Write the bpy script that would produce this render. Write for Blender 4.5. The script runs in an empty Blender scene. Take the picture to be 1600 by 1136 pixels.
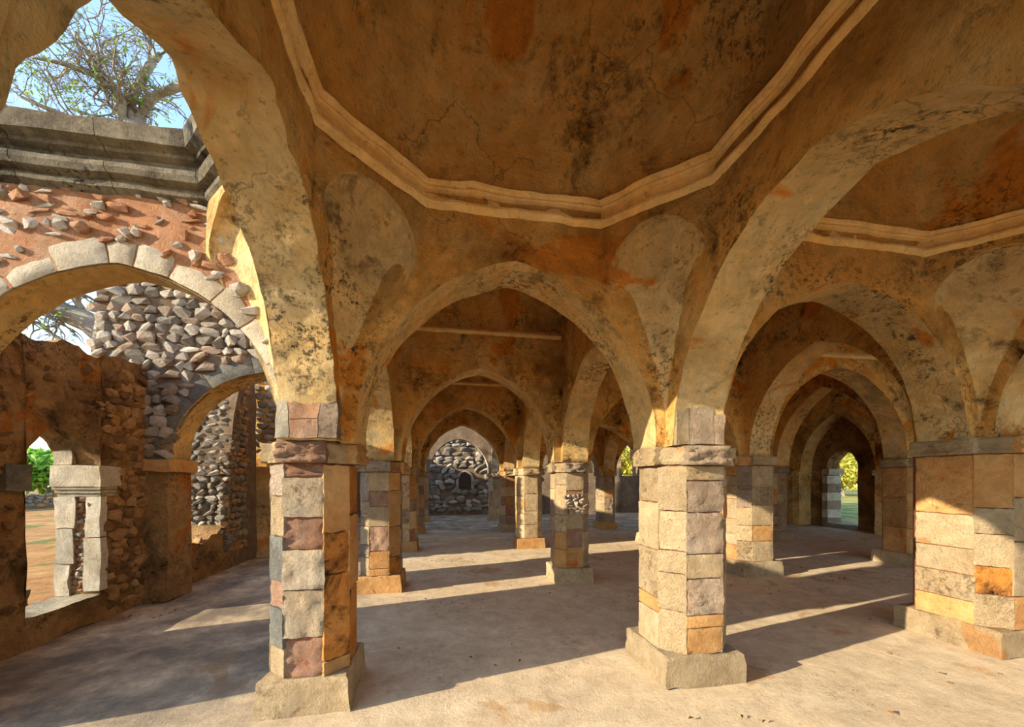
import bpy, bmesh, math, random
from mathutils import Vector, Matrix, noise

# ------------------------------------------------------------------ camera, sky, sun, exposure
scene = bpy.context.scene
COL = scene.collection
H = 1.6                                  # eye height
YAW = math.asin(0.17)
cam_d = bpy.data.cameras.new('camera'); cam = bpy.data.objects.new('camera', cam_d); COL.objects.link(cam)
cam_d.sensor_width = 36.0; cam_d.lens = 36.0 * 600 / 1600; cam_d.shift_y = (750 - 568) / 1600
cam_d.clip_start = 0.02; cam_d.clip_end = 500
cam.location = (0, 0, H); cam.rotation_euler = (math.pi / 2, 0, -YAW)
scene.camera = cam
SUN_AZ, SUN_EL = math.radians(13.3), math.radians(17.0)
to_sun = Vector((-math.cos(SUN_AZ) * math.cos(SUN_EL), -math.sin(SUN_AZ) * math.cos(SUN_EL), math.sin(SUN_EL)))
world = bpy.data.worlds.new('sky'); scene.world = world; world.use_nodes = True
wt = world.node_tree; bgn = wt.nodes['Background']
sky = wt.nodes.new('ShaderNodeTexSky'); sky.sky_type = 'NISHITA'; sky.sun_disc = False
sky.sun_elevation = math.radians(32); sky.sun_rotation = math.atan2(to_sun.x, to_sun.y); sky.air_density = 1.0; sky.dust_density = 0.15; sky.ozone_density = 1.6
wt.links.new(sky.outputs[0], bgn.inputs[0]); bgn.inputs[1].default_value = 0.175
sun_d = bpy.data.lights.new('sun', 'SUN'); sun = bpy.data.objects.new('sun', sun_d); COL.objects.link(sun)
sun_d.energy = 3.95; sun_d.angle = math.radians(0.55); sun_d.color = (1.0, 0.91, 0.75)
sun.rotation_euler = (-to_sun).to_track_quat('-Z', 'Y').to_euler(); sun.location = to_sun * 40
scene.view_settings.view_transform = 'Standard'; scene.view_settings.look = 'None'
scene.view_settings.exposure = 1.56; scene.view_settings.gamma = 1.0; scene.view_settings.use_curve_mapping = False
scene.cycles.max_bounces = 9; scene.cycles.diffuse_bounces = 8

# ------------------------------------------------------------------ helpers
noise.seed_set(3)                       # otherwise seeded from the clock
R = random.Random(7)
def nv(p, f, a, off=0.0):
    q = Vector((p[0] * f + off, p[1] * f + off * 1.7, p[2] * f - off))
    return noise.noise_vector(q) * a
def rough(p, a1=0.014, a2=0.007):
    return Vector(p) + nv(p, 2.6, a1) + nv(p, 9.0, a2, 31.0)
def tag(o, label=None, cat=None, group=None, kind=None):
    if label: o['label'] = label
    if cat: o['category'] = cat
    if group: o['group'] = group
    if kind: o['kind'] = kind
    return o
def empty(name, loc=(0, 0, 0), rz=0.0, parent=None):
    o = bpy.data.objects.new(name, None); COL.objects.link(o); o.location = loc; o.rotation_euler = (0, 0, rz)
    o.empty_display_size = 0.1
    if parent: o.parent = parent
    return o
class MB:
    def __init__(s): s.v = []; s.f = []; s.mi = {}
    def grid(s, pts):                       # pts: rows of points
        b = len(s.v); n = len(pts[0])
        for r in pts: s.v.extend(r)
        for i in range(len(pts) - 1):
            for j in range(n - 1):
                s.f.append((b + i * n + j, b + i * n + j + 1, b + (i + 1) * n + j + 1, b + (i + 1) * n + j))
    def box(s, x0, x1, y0, y1, z0, z1):
        b = len(s.v)
        s.v.extend([(x0, y0, z0), (x1, y0, z0), (x1, y1, z0), (x0, y1, z0), (x0, y0, z1), (x1, y0, z1), (x1, y1, z1), (x0, y1, z1)])
        s.f.extend([tuple(b + k for k in q) for q in ((3, 2, 1, 0), (4, 5, 6, 7), (0, 1, 5, 4), (1, 2, 6, 5), (2, 3, 7, 6), (3, 0, 4, 7))])
    def prism(s, ring, z0, z1):             # closed ring of xy, anticlockwise
        b = len(s.v); n = len(ring)
        s.v.extend([(x, y, z0) for x, y in ring]); s.v.extend([(x, y, z1) for x, y in ring])
        for i in range(n):
            j = (i + 1) % n; s.f.append((b + i, b + j, b + n + j, b + n + i))
        s.f.append(tuple(b + n - 1 - i for i in range(n))); s.f.append(tuple(b + n + i for i in range(n)))
    def tube(s, path, rad, seg=7):
        b0 = len(s.v); n = len(path)
        for i, p in enumerate(path):
            p = Vector(p)
            t = (Vector(path[min(i + 1, n - 1)]) - Vector(path[max(i - 1, 0)])).normalized()
            a = t.cross(Vector((0.31, 0.2, 0.93))).normalized(); c = t.cross(a)
            for k in range(seg):
                w = 2 * math.pi * k / seg
                s.v.append(tuple(p + (a * math.cos(w) + c * math.sin(w)) * rad[i]))
        for i in range(n - 1):
            for k in range(seg):
                s.f.append((b0 + i * seg + k, b0 + i * seg + (k + 1) % seg, b0 + (i + 1) * seg + (k + 1) % seg, b0 + (i + 1) * seg + k))
        s.f.append(tuple(b0 + (n - 1) * seg + k for k in range(seg)))
    def mesh(s, name, mat, smooth=False):
        m = bpy.data.meshes.new(name); m.from_pydata([tuple(v) for v in s.v], [], s.f); m.update()
        for q in (mat if isinstance(mat, (list, tuple)) else [mat]): m.materials.append(q)
        for (a, b), i in s.mi.items():
            for k in range(a, b): m.polygons[k].material_index = i
        if smooth: m.polygons.foreach_set('use_smooth', [True] * len(m.polygons))
        return m
    def build(s, name, mat, parent=None, smooth=False, weld=False):
        m = s.mesh(name, mat, smooth)
        bm = bmesh.new(); bm.from_mesh(m)
        if weld: bmesh.ops.remove_doubles(bm, verts=bm.verts, dist=0.0005)
        bmesh.ops.recalc_face_normals(bm, faces=bm.faces)
        bm.to_mesh(m); bm.free()
        o = bpy.data.objects.new(name, m); COL.objects.link(o)
        if parent: o.parent = parent
        return o
def link_copy(name, mesh, mat4, parent, mat=None):
    o = bpy.data.objects.new(name, mesh); COL.objects.link(o)
    o.parent = parent; o.matrix_basis = mat4
    if mat:
        o.material_slots[0].link = 'OBJECT'; o.material_slots[0].material = mat
    return o

# ------------------------------------------------------------------ materials
def lin(c): return tuple(((x / 255) / 12.92 if x <= 10 else (((x / 255) + 0.055) / 1.055) ** 2.4) for x in c) + (1.0,)
def stone_mat(name, base, light, dark, patch=None, dark_amt=0.45, light_amt=0.5, patch_amt=0.0, scale=1.0, bump=0.5, per_object=False, speck=0.5, bscale=1.0, dist=0.085, soot=0.0, crack=0.0, lichen=0.0):
    m = bpy.data.materials.new(name); m.use_nodes = True
    t = m.node_tree; N = t.nodes; L = t.links
    bs = N['Principled BSDF']; bs.inputs['Roughness'].default_value = 0.92
    if 'Specular IOR Level' in bs.inputs: bs.inputs['Specular IOR Level'].default_value = 0.15
    geo = N.new('ShaderNodeNewGeometry'); pos = geo.outputs['Position']; wv = None
    if per_object:
        oi = N.new('ShaderNodeObjectInfo'); mu = N.new('ShaderNodeMath'); mu.operation = 'MULTIPLY'; mu.inputs[1].default_value = 37.0
        L.new(oi.outputs['Random'], mu.inputs[0]); wv = mu.outputs[0]
    def nz(sc, det=6.0, ro=0.6, dis=0.0, off=0.0):
        n = N.new('ShaderNodeTexNoise'); n.noise_dimensions = '4D'; n.inputs['Scale'].default_value = sc * scale
        n.inputs['Detail'].default_value = det; n.inputs['Roughness'].default_value = ro; n.inputs['Distortion'].default_value = dis
        L.new(pos, n.inputs['Vector'])
        if wv is not None:
            ad = N.new('ShaderNodeMath'); ad.inputs[1].default_value = off; L.new(wv, ad.inputs[0]); L.new(ad.outputs[0], n.inputs['W'])
        else: n.inputs['W'].default_value = off
        return n.outputs['Fac']
    def ramp(src, lo, hi):
        r = N.new('ShaderNodeMapRange'); r.inputs['From Min'].default_value = lo; r.inputs['From Max'].default_value = hi
        L.new(src, r.inputs['Value']); return r.outputs[0]
    def mix(fac, a, b):
        x = N.new('ShaderNodeMix'); x.data_type = 'RGBA'
        L.new(fac, x.inputs[0])
        for i, c in ((6, a), (7, b)):
            if isinstance(c, tuple): x.inputs[i].default_value = c
            else: L.new(c, x.inputs[i])
        return x.outputs[2]
    c = mix(ramp(nz(1.7, 7, 0.65, 0.3, 1.0), 0.62 - 0.35 * light_amt, 0.78 - 0.2 * light_amt), lin(base), lin(light))
    fine = nz(14, 5, 0.7, 0, 3.0)
    c = mix(ramp(fine, 0.42, 0.75), c, mix(ramp(fine, 0, 1), c, lin(light)))
    if patch:
        c = mix(ramp(nz(1.1, 4, 0.55, 0.8, 9.0), 0.66 - 0.25 * patch_amt, 0.69 - 0.25 * patch_amt), c, lin(patch))
    st = nz(2.3, 10, 0.72, 0.5, 5.0)
    c = mix(ramp(st, 0.68 - 0.2 * dark_amt, 0.80 - 0.2 * dark_amt), c, lin(dark))
    def scaled(src, k):
        q = N.new('ShaderNodeMath'); q.operation = 'MULTIPLY'; L.new(src, q.inputs[0])
        if isinstance(k, (int, float)): q.inputs[1].default_value = k
        else: L.new(k, q.inputs[1])
        return q.outputs[0]
    if soot > 0:          # broad weather stains with ragged borders
        c = mix(scaled(ramp(nz(0.75, 9, 0.66, 0.7, 21.0), 0.50, 0.60), soot), c, lin(tuple(0.55 * a + 0.25 * b for a, b in zip(dark, base))))
    if lichen > 0:        # clustered dark pitting
        c = mix(scaled(scaled(ramp(nz(17, 6, 0.8, 0.2, 23.0), 0.50, 0.58), ramp(nz(1.25, 5, 0.6, 0.4, 25.0), 0.50, 0.60)), lichen), c, lin(tuple(0.6 * a for a in dark)))
    if crack > 0:
        nzc = N.new('ShaderNodeTexNoise'); nzc.inputs['Scale'].default_value = 3.0; nzc.inputs['Detail'].default_value = 6.0; L.new(pos, nzc.inputs['Vector'])
        va = N.new('ShaderNodeVectorMath'); va.operation = 'MULTIPLY_ADD'; va.inputs[1].default_value = (0.5, 0.5, 0.5); L.new(nzc.outputs['Color'], va.inputs[0]); L.new(pos, va.inputs[2])
        vo = N.new('ShaderNodeTexVoronoi'); vo.feature = 'DISTANCE_TO_EDGE'; vo.inputs['Scale'].default_value = 1.5; L.new(va.outputs[0], vo.inputs['Vector'])
        c = mix(scaled(scaled(ramp(vo.outputs['Distance'], 0.010, 0.002), ramp(nz(0.9, 3, 0.5, 0, 27.0), 0.5, 0.56)), crack), c, lin(tuple(0.5 * a for a in dark)))
    sp = nz(26, 4, 0.75, 0, 7.0)
    spm = N.new('ShaderNodeMath'); spm.operation = 'MULTIPLY'; spm.inputs[1].default_value = speck
    L.new(ramp(sp, 0.57, 0.68), spm.inputs[0])
    c = mix(spm.outputs[0], c, lin(dark))
    mo = nz(5.5, 8, 0.7, 0.6, 17.0); mr = N.new('ShaderNodeMapRange'); mr.inputs['From Min'].default_value = 0.3; mr.inputs['From Max'].default_value = 0.7
    mr.inputs['To Min'].default_value = 0.70; mr.inputs['To Max'].default_value = 1.15; L.new(mo, mr.inputs['Value'])
    hv = N.new('ShaderNodeHueSaturation'); L.new(c, hv.inputs['Color']); L.new(mr.outputs[0], hv.inputs['Value']); c = hv.outputs['Color']
    if per_object:
        hs = N.new('ShaderNodeHueSaturation'); L.new(c, hs.inputs['Color'])
        vr = N.new('ShaderNodeMapRange'); vr.inputs['To Min'].default_value = 0.78; vr.inputs['To Max'].default_value = 1.15
        L.new(oi.outputs['Random'], vr.inputs['Value']); L.new(vr.outputs[0], hs.inputs['Value']); c = hs.outputs['Color']
    L.new(c, bs.inputs['Base Color'])
    b1 = N.new('ShaderNodeBump'); b1.inputs['Strength'].default_value = bump; b1.inputs['Distance'].default_value = dist
    hsum = N.new('ShaderNodeMath'); hsum.operation = 'MULTIPLY_ADD'; hsum.inputs[1].default_value = 0.5
    L.new(nz(38 * bscale, 4, 0.75, 0, 11.0), hsum.inputs[0]); L.new(nz(8 * bscale, 12, 0.78, 0.3, 13.0), hsum.inputs[2])
    L.new(hsum.outputs[0], b1.inputs['Height']); L.new(b1.outputs[0], bs.inputs['Normal'])
    return m
M = {}
M['vault'] = stone_mat('ochre_plaster', (248, 180, 88), (253, 210, 134), (92, 60, 28), (246, 158, 62), 0.64, 0.5, 0.36, 1.0, 1.0, soot=0.5, crack=0.5, lichen=0.75)
M['arch'] = stone_mat('ochre_arch_stone', (252, 198, 116), (254, 222, 160), (96, 66, 36), (246, 166, 80), 0.44, 0.55, 0.22, 1.1, 1.0, soot=0.45, crack=0.5, lichen=0.8)
M['arch_pale'] = stone_mat('pale_arch_stone', (252, 202, 124), (254, 224, 164), (78, 58, 36), (248, 160, 70), 0.52, 0.6, 0.2, 1.1, 1.0, soot=0.35, crack=0.5, lichen=0.9)
M['squinch'] = stone_mat('pale_squinch_plaster', (250, 204, 130), (253, 224, 166), (70, 50, 30), (244, 160, 70), 0.68, 0.6, 0.25, 1.0, 0.9, soot=0.25, lichen=0.9)
M['trim'] = stone_mat('pale_moulding', (252, 202, 122), (254, 222, 158), (140, 98, 54), None, 0.4, 0.6, 0, 1.0, 0.6)
M['block'] = stone_mat('coral_block', (204, 170, 122), (222, 194, 150), (98, 72, 48), (210, 156, 98), 0.32, 0.6, 0.10, 1.2, 1.0, True, 0.4, soot=0.15, lichen=0.6)
M['block_rough'] = stone_mat('rough_coral_block', (218, 182, 144), (236, 210, 178), (104, 70, 48), None, 0.35, 0.5, 0, 1.5, 1.0, True, 0.5, 0.8, 0.22, lichen=0.5)
M['block_white'] = stone_mat('rough_white_block', (246, 210, 162), (252, 228, 190), (128, 88, 58), None, 0.35, 0.6, 0, 1.5, 1.0, True, 0.6, 0.8, 0.22, lichen=0.6)  # white coral, lightened further to brighten the grazing-lit front face
M['block_ochre'] = stone_mat('ochre_block', (200, 142, 80), (216, 168, 108), (58, 38, 22), (196, 116, 52), 0.45, 0.5, 0.15, 1.3, 0.8, True, 0.35)
M['block_red'] = stone_mat('red_block', (206, 148, 110), (226, 184, 150), (84, 52, 36), None, 0.35, 0.55, 0, 1.8, 1.0, True, 0.5, 1.0, 0.2)
M['block_grey'] = stone_mat('grey_block', (120, 116, 104), (166, 156, 134), (46, 46, 44), None, 0.45, 0.4, 0, 1.4, 0.9, True, 0.4)
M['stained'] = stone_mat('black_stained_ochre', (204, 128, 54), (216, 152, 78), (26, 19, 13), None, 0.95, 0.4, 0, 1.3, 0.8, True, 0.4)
M['mortar'] = stone_mat('red_mortar', (184, 116, 82), (206, 146, 110), (100, 60, 42), None, 0.25, 0.4, 0, 2.0, 1.0, False, 0.4)
M['mortar_red'] = stone_mat('terracotta_mortar', (236, 164, 112), (246, 204, 164), (170, 96, 60), None, 0.30, 0.5, 0, 2.0, 1.0, False, 0.5, 1.0, 0.2)
M['wall_dark'] = stone_mat('weathered_wall', (206, 152, 92), (232, 184, 118), (66, 50, 34), (230, 148, 68), 0.64, 0.5, 0.3, 1.4, 1.0, False, 0.6, 0.8, 0.2, soot=0.6, lichen=0.8)
M['stone'] = stone_mat('rubble_stone', (224, 204, 174), (242, 228, 204), (96, 78, 62), None, 0.35, 0.5, 0, 2.5, 1.0, True, 0.5)
M['stone_white'] = stone_mat('white_rubble_stone', (246, 228, 200), (254, 244, 226), (130, 104, 80), None, 0.3, 0.5, 0, 2.5, 1.0, True, 0.6)
M['stone_warm'] = stone_mat('warm_rubble_stone', (210, 156, 98), (232, 186, 128), (80, 58, 40), None, 0.40, 0.5, 0, 2.5, 1.0, True, 0.5)
M['stone_brown'] = stone_mat('brown_rubble_stone', (150, 110, 72), (190, 142, 92), (50, 38, 28), None, 0.45, 0.5, 0, 2.5, 1.0, True, 0.5)
M['stone_grey'] = stone_mat('grey_rubble_stone', (160, 146, 124), (200, 186, 160), (70, 62, 52), None, 0.40, 0.5, 0, 2.5, 1.0, True, 0.5)
M['wall_grey'] = stone_mat('grey_rubble_mortar', (150, 122, 94), (182, 156, 124), (74, 62, 50), None, 0.4, 0.5, 0, 1.6, 1.0, False, 0.4, 1.0, 0.12)
M['cornice_old'] = stone_mat('weathered_cornice', (140, 126, 100), (200, 186, 154), (48, 44, 36), None, 0.65, 0.45, 0, 1.8, 1.0, True, 0.6, soot=0.5, lichen=0.9)
M['voussoir'] = stone_mat('white_voussoir', (222, 202, 166), (240, 226, 198), (110, 96, 74), None, 0.35, 0.6, 0, 1.6, 0.9, True, 0.5)
M['grey_plaster'] = stone_mat('grey_plaster', (168, 156, 138), (200, 188, 168), (66, 60, 56), None, 0.55, 0.5, 0, 1.0, 0.5)
M['sill'] = stone_mat('pale_sill', (190, 174, 140), (216, 200, 168), (92, 80, 60), None, 0.35, 0.5, 0, 2.0, 0.9)
M['hollow'] = stone_mat('niche_shade_tone', (84, 62, 48), (104, 80, 60), (40, 32, 26), None, 0.4, 0.4, 0, 2.0, 0.5)  # darkened to stand for shade inside the niche and recess

def floor_mat():
    m = stone_mat('floor_screed', (206, 178, 138), (222, 198, 158), (150, 116, 80), (196, 158, 112), 0.28, 0.5, 0.2, 0.9, 0.5, False, 0.45, 1.3, 0.018, lichen=0.25)
    t = m.node_tree; N = t.nodes; L = t.links; bs = N['Principled BSDF']
    src = bs.inputs['Base Color'].links[0].from_socket
    geo = N.new('ShaderNodeNewGeometry'); sx = N.new('ShaderNodeSeparateXYZ'); L.new(geo.outputs['Position'], sx.inputs[0])
    n = N.new('ShaderNodeTexNoise'); n.inputs['Scale'].default_value = 1.6; n.inputs['Detail'].default_value = 10; n.inputs['Roughness'].default_value = 0.68; L.new(geo.outputs['Position'], n.inputs['Vector'])
    n2 = N.new('ShaderNodeTexNoise'); n2.inputs['Scale'].default_value = 0.8; n2.inputs['Detail'].default_value = 9; n2.inputs['Roughness'].default_value = 0.7; L.new(geo.outputs['Position'], n2.inputs['Vector'])
    # lichen on the roofless aisle: full west of x=-1.3, none inside
    a = N.new('ShaderNodeMapRange'); a.inputs['From Min'].default_value = -0.75; a.inputs['From Max'].default_value = -1.5; L.new(sx.outputs[0], a.inputs['Value'])
    yy = N.new('ShaderNodeMapRange'); yy.inputs['From Min'].default_value = 11.0; yy.inputs['From Max'].default_value = 12.5; L.new(sx.outputs[1], yy.inputs['Value'])
    mx = N.new('ShaderNodeMath'); mx.operation = 'MAXIMUM'; L.new(a.outputs[0], mx.inputs[0]); L.new(yy.outputs[0], mx.inputs[1])
    b = N.new('ShaderNodeMapRange'); b.inputs['From Min'].default_value = 0.34; b.inputs['From Max'].default_value = 0.6; L.new(n.outputs[0], b.inputs['Value'])
    mu = N.new('ShaderNodeMath'); mu.operation = 'MULTIPLY'; L.new(mx.outputs[0], mu.inputs[0]); L.new(b.outputs[0], mu.inputs[1])
    mu2 = N.new('ShaderNodeMath'); mu2.operation = 'MULTIPLY'; mu2.inputs[1].default_value = 0.9; L.new(mu.outputs[0], mu2.inputs[0])
    gr = N.new('ShaderNodeMix'); gr.data_type = 'RGBA'; gr.inputs[6].default_value = lin((62, 58, 52)); gr.inputs[7].default_value = lin((128, 112, 92))
    r2 = N.new('ShaderNodeMapRange'); r2.inputs['From Min'].default_value = 0.4; r2.inputs['From Max'].default_value = 0.65; L.new(n2.outputs[0], r2.inputs['Value']); L.new(r2.outputs[0], gr.inputs[0])
    x = N.new('ShaderNodeMix'); x.data_type = 'RGBA'; L.new(mu2.outputs[0], x.inputs[0]); L.new(src, x.inputs[6]); L.new(gr.outputs[2], x.inputs[7])
    L.new(x.outputs[2], bs.inputs['Base Color'])
    return m
M['floor'] = floor_mat()
M['bounce_sand'] = stone_mat('pale_bounce_sand', (226, 206, 170), (238, 222, 190), (170, 144, 108), None, 0.2, 0.5, 0, 0.8, 0.5)  # pale colour chosen for the unseen ground that bounces light
M['earth'] = stone_mat('dry_earth', (176, 120, 66), (206, 160, 96), (96, 72, 40), (120, 122, 54), 0.3, 0.5, 0.35, 0.8, 0.8)
M['grass'] = stone_mat('dry_grass_ground', (150, 140, 70), (196, 176, 100), (70, 84, 40), (110, 130, 54), 0.35, 0.5, 0.45, 0.8, 0.9)
def leaf_mat(name, c1, c2):
    m = bpy.data.materials.new(name); m.use_nodes = True; t = m.node_tree; N = t.nodes; L = t.links; bs = N['Principled BSDF']
    g = N.new('ShaderNodeNewGeometry'); n = N.new('ShaderNodeTexNoise'); n.inputs['Scale'].default_value = 3.0; L.new(g.outputs['Position'], n.inputs['Vector'])
    mx = N.new('ShaderNodeMix'); mx.data_type = 'RGBA'; mx.inputs[6].default_value = lin(c1); mx.inputs[7].default_value = lin(c2)
    r = N.new('ShaderNodeMapRange'); r.inputs['From Min'].default_value = 0.35; r.inputs['From Max'].default_value = 0.65; L.new(n.outputs[0], r.inputs['Value']); L.new(r.outputs[0], mx.inputs[0])
    tr = N.new('ShaderNodeBsdfTranslucent'); L.new(mx.outputs[2], tr.inputs[0]); L.new(mx.outputs[2], bs.inputs['Base Color']); bs.inputs['Roughness'].default_value = 0.6
    ms = N.new('ShaderNodeMixShader'); ms.inputs[0].default_value = 0.4; L.new(bs.outputs[0], ms.inputs[1]); L.new(tr.outputs[0], ms.inputs[2]); L.new(ms.outputs[0], N['Material Output'].inputs[0])
    return m
M['leaf'] = leaf_mat('baobab_leaf', (92, 132, 40), (150, 170, 70))
M['leaf_green'] = leaf_mat('shrub_leaf', (70, 130, 30), (140, 180, 60))
M['leaf_yellow'] = leaf_mat('yellow_leaf', (150, 150, 40), (210, 190, 80))
M['bark'] = stone_mat('baobab_bark', (150, 136, 118), (196, 184, 160), (84, 70, 56), None, 0.3, 0.5, 0, 1.6, 0.8)
M['dead_leaf'] = stone_mat('dead_leaf', (120, 78, 44), (150, 104, 62), (70, 44, 26), None, 0.3, 0.5, 0, 4, 0.3)

# ------------------------------------------------------------------ the grid of the hall
XL, XR, XQ, XP, XE = -0.93, 1.96, 5.20, 8.75, 12.60
Y = {-2: -5.6, -1: -2.7, 0: 0.2, 1: 3.04, 2: 5.95, 3: 9.05, 4: 12.0, 5: 15.2}
YN = 17.6
XW = -3.86                                # inner face of the west wall
TOP = 5.1
SPR = 1.87

# ------------------------------------------------------------------ floor and ground
def sheet(name, x0, x1, y0, y1, step, mat, amp, hole=None):
    mb = MB(); nx = max(2, int((x1 - x0) / step)); ny = max(2, int((y1 - y0) / step)); rows = []
    for j in range(ny + 1):
        r = []
        for i in range(nx + 1):
            p = Vector((x0 + (x1 - x0) * i / nx, y0 + (y1 - y0) * j / ny, 0))
            p.z = (noise.noise(p * 1.3) * amp + noise.noise(p * 4.7) * amp * 0.4)
            r.append(tuple(p))
        rows.append(r)
    mb.grid(rows); return mb.build(name, mat, None, True)
tag(sheet('floor', -4.3, 13.2, -6.2, 18.0, 0.12, M['floor'], 0.008), kind='structure')
g = MB()
g.box(-90, -4.3, -60, 120, -0.4, 0.02); g.box(13.2, 110, -60, 120, -0.4, 0.0); g.box(-4.3, 13.2, 18.0, 120, -0.4, 0.0); 
tag(g.build('ground', M['earth']), kind='structure')
g = MB(); g.box(-4.3, 13.2, -60, -6.2, -0.4, 0.0)
tag(g.build('ground_bounce', M['bounce_sand']), kind='structure')  # unseen pale ground added to bounce light into the hall
g = MB(); g.box(13.25, 90, -10, 70, -0.3, 0.03)
tag(g.build('ground_grass', M['grass']), kind='structure')

# ------------------------------------------------------------------ generic pierced slab (arches and walls)
def slab_mesh(mb, o, u, cols, top, th, K=12, MV=5, amp=(0.014, 0.007), close=True, band=False):
    """cols: list of (u, z_bottom); front is at -th/2 along v"""
    o = Vector((o[0], o[1], 0)); u = Vector((u[0], u[1], 0)).normalized(); v = Vector((-u.y, u.x, 0))
    tp = top if callable(top) else (lambda q: top)
    def P(a, z, b): return tuple(rough(o + u * a + v * b + Vector((0, 0, z)), *amp))
    for sgn in (-1, 1):
        rows = [[P(a, zb + (tp(a) - zb) * (k / K) ** 1.15, sgn * th / 2) for (a, zb) in cols] for k in range(K + 1)]
        mb.grid(rows)
    f0 = len(mb.f); mb.grid([[P(a, zb, -th / 2 + th * k / MV) for (a, zb) in cols] for k in range(MV + 1)])
    if band: mb.mi[(f0, len(mb.f))] = 1
    mb.grid([[P(a, tp(a), -th / 2 + th * k / 2) for (a, zb) in cols] for k in range(3)])
    if close:
        for (a, zb) in (cols[0], cols[-1]):
            mb.grid([[P(a, zb + (tp(a) - zb) * (k / K) ** 1.15, -th / 2 + th * j / 2) for k in range(K + 1)] for j in range(3)])
def arch_curve(u0, u1, spring, crown, n=22):
    b = (u1 - u0) / 2; r = crown - spring; re = max(r, 1.12 * b); Rr = (re * re + b * b) / (2 * b); pts = []
    amax = math.acos(max(-1, min(1, (Rr - b) / Rr)))
    for i in range(n + 1):
        a = amax * i / n
        pts.append((u0 + Rr - Rr * math.cos(a), spring + Rr * math.sin(a) * r / re))
    right = [(u0 + u1 - q[0], q[1]) for q in reversed(pts[:-1])]
    return pts + right
def arch(name, label, p0, p1, spring=SPR, crown=3.22, th=0.40, top=TOP, leg=(0.30, 0.30), g=(0.2, 0.2), mat=None, K=12, n=22, group=None, amp=(0.014, 0.007), face=None):
    p0 = Vector(p0); p1 = Vector(p1); Lg = (p1 - p0).length; u = (p1 - p0).normalized()
    cv = arch_curve(leg[0], Lg - leg[1], spring, crown, n)
    cols = [(g[0], spring)] + cv + [(Lg - g[1], spring)]
    mb = MB(); slab_mesh(mb, p0, u, cols, top, th, K, 5, amp, True, True)
    ob = mb.build(name, [face or M['vault'], mat or M['arch']], None, True)
    tag(ob, label, 'arch', group or 'pointed arches of the ruined hall', 'thing')
    return ob

def free_block(name, parent, x0, x1, y0, y1, z0, z1, mat, amp=(0.012, 0.01), n=6):
    mb = MB()
    def P(a, b, c_): return tuple(rough((x0 + (x1 - x0) * a, y0 + (y1 - y0) * b, z0 + (z1 - z0) * c_), *amp))
    I = [0.0, 0.06] + [k / n for k in range(1, n)] + [0.94, 1.0]; I = sorted(set(I))
    for e in (0, 1):
        mb.grid([[P(e, b, c_) for b in I] for c_ in I]); mb.grid([[P(a, e, c_) for a in I] for c_ in I]); mb.grid([[P(a, b, e) for a in I] for b in I])
    return mb.build(name, mat, parent, True)
# ------------------------------------------------------------------ stones shared by all rubble
def stone_meshes(n, mat):
    out = []
    for k in range(n):
        rr = random.Random(100 + k); bm = bmesh.new()
        for _ in range(20):
            d = Vector((rr.gauss(0, 1), rr.gauss(0, 1), rr.gauss(0, 1))).normalized(); mx = max(abs(d.x), abs(d.y), abs(d.z))
            bm.verts.new(d.lerp(d / mx, 0.55) * rr.uniform(0.72, 0.98))
        bmesh.ops.convex_hull(bm, input=bm.verts)
        bmesh.ops.delete(bm, geom=[v for v in bm.verts if not v.link_faces], context='VERTS')
        me = bpy.data.meshes.new('stone'); bm.to_mesh(me); bm.free(); me.materials.append(mat); out.append(me)
    return out
ST = stone_meshes(14, M['stone'])
def rubble(parent, o, u, nrm, ur, zr, size, region, mats, fill=1.0, out=0.35, seed=1, cap=300, name='stone', vary=0.35, fat=1.0):
    """courses of uneven stones on a wall face: o + u*a + z, facing nrm"""
    rr = random.Random(seed); o = Vector((o[0], o[1], 0)); u = Vector((u[0], u[1], 0)).normalized(); nn = Vector((nrm[0], nrm[1], 0)).normalized()
    spots = []; z = zr[0]
    while z < zr[1]:
        hgt = size * rr.uniform(1 - vary, 1 + vary * 0.6) * 0.72; a = ur[0] + rr.uniform(-size, 0)
        while a < ur[1]:
            w = size * rr.uniform(1 - vary, 1 + vary * 1.4)
            ca, cz = a + w / 2, z + hgt / 2 + rr.uniform(-0.15, 0.15) * hgt
            if rr.random() < fill and region(ca, cz): spots.append((ca, cz, w, hgt * rr.uniform(0.8, 1.15)))
            a += w * 1.02
        z += hgt * 1.0
    if len(spots) > cap: rr.shuffle(spots); spots = spots[:cap]
    for ca, cz, w, hh in spots:
        dep = min(w, hh) * rr.uniform(0.5, 0.8)
        c = o + u * ca + Vector((0, 0, cz)) + nn * (dep * (out - 0.5) * rr.uniform(0.6, 1.3))
        ax = u.copy(); rot = Matrix((ax, -nn, Vector((0, 0, 1)))).transposed().to_4x4()
        m4 = Matrix.Translation(c) @ rot @ Matrix.Rotation(rr.uniform(-0.45, 0.45), 4, 'Y') @ Matrix.Diagonal((w * 0.52 * fat, dep * 0.9, hh * 0.56 * fat, 1))
        link_copy(name, rr.choice(ST), m4, parent, rr.choice(mats))
    return len(spots)

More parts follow.
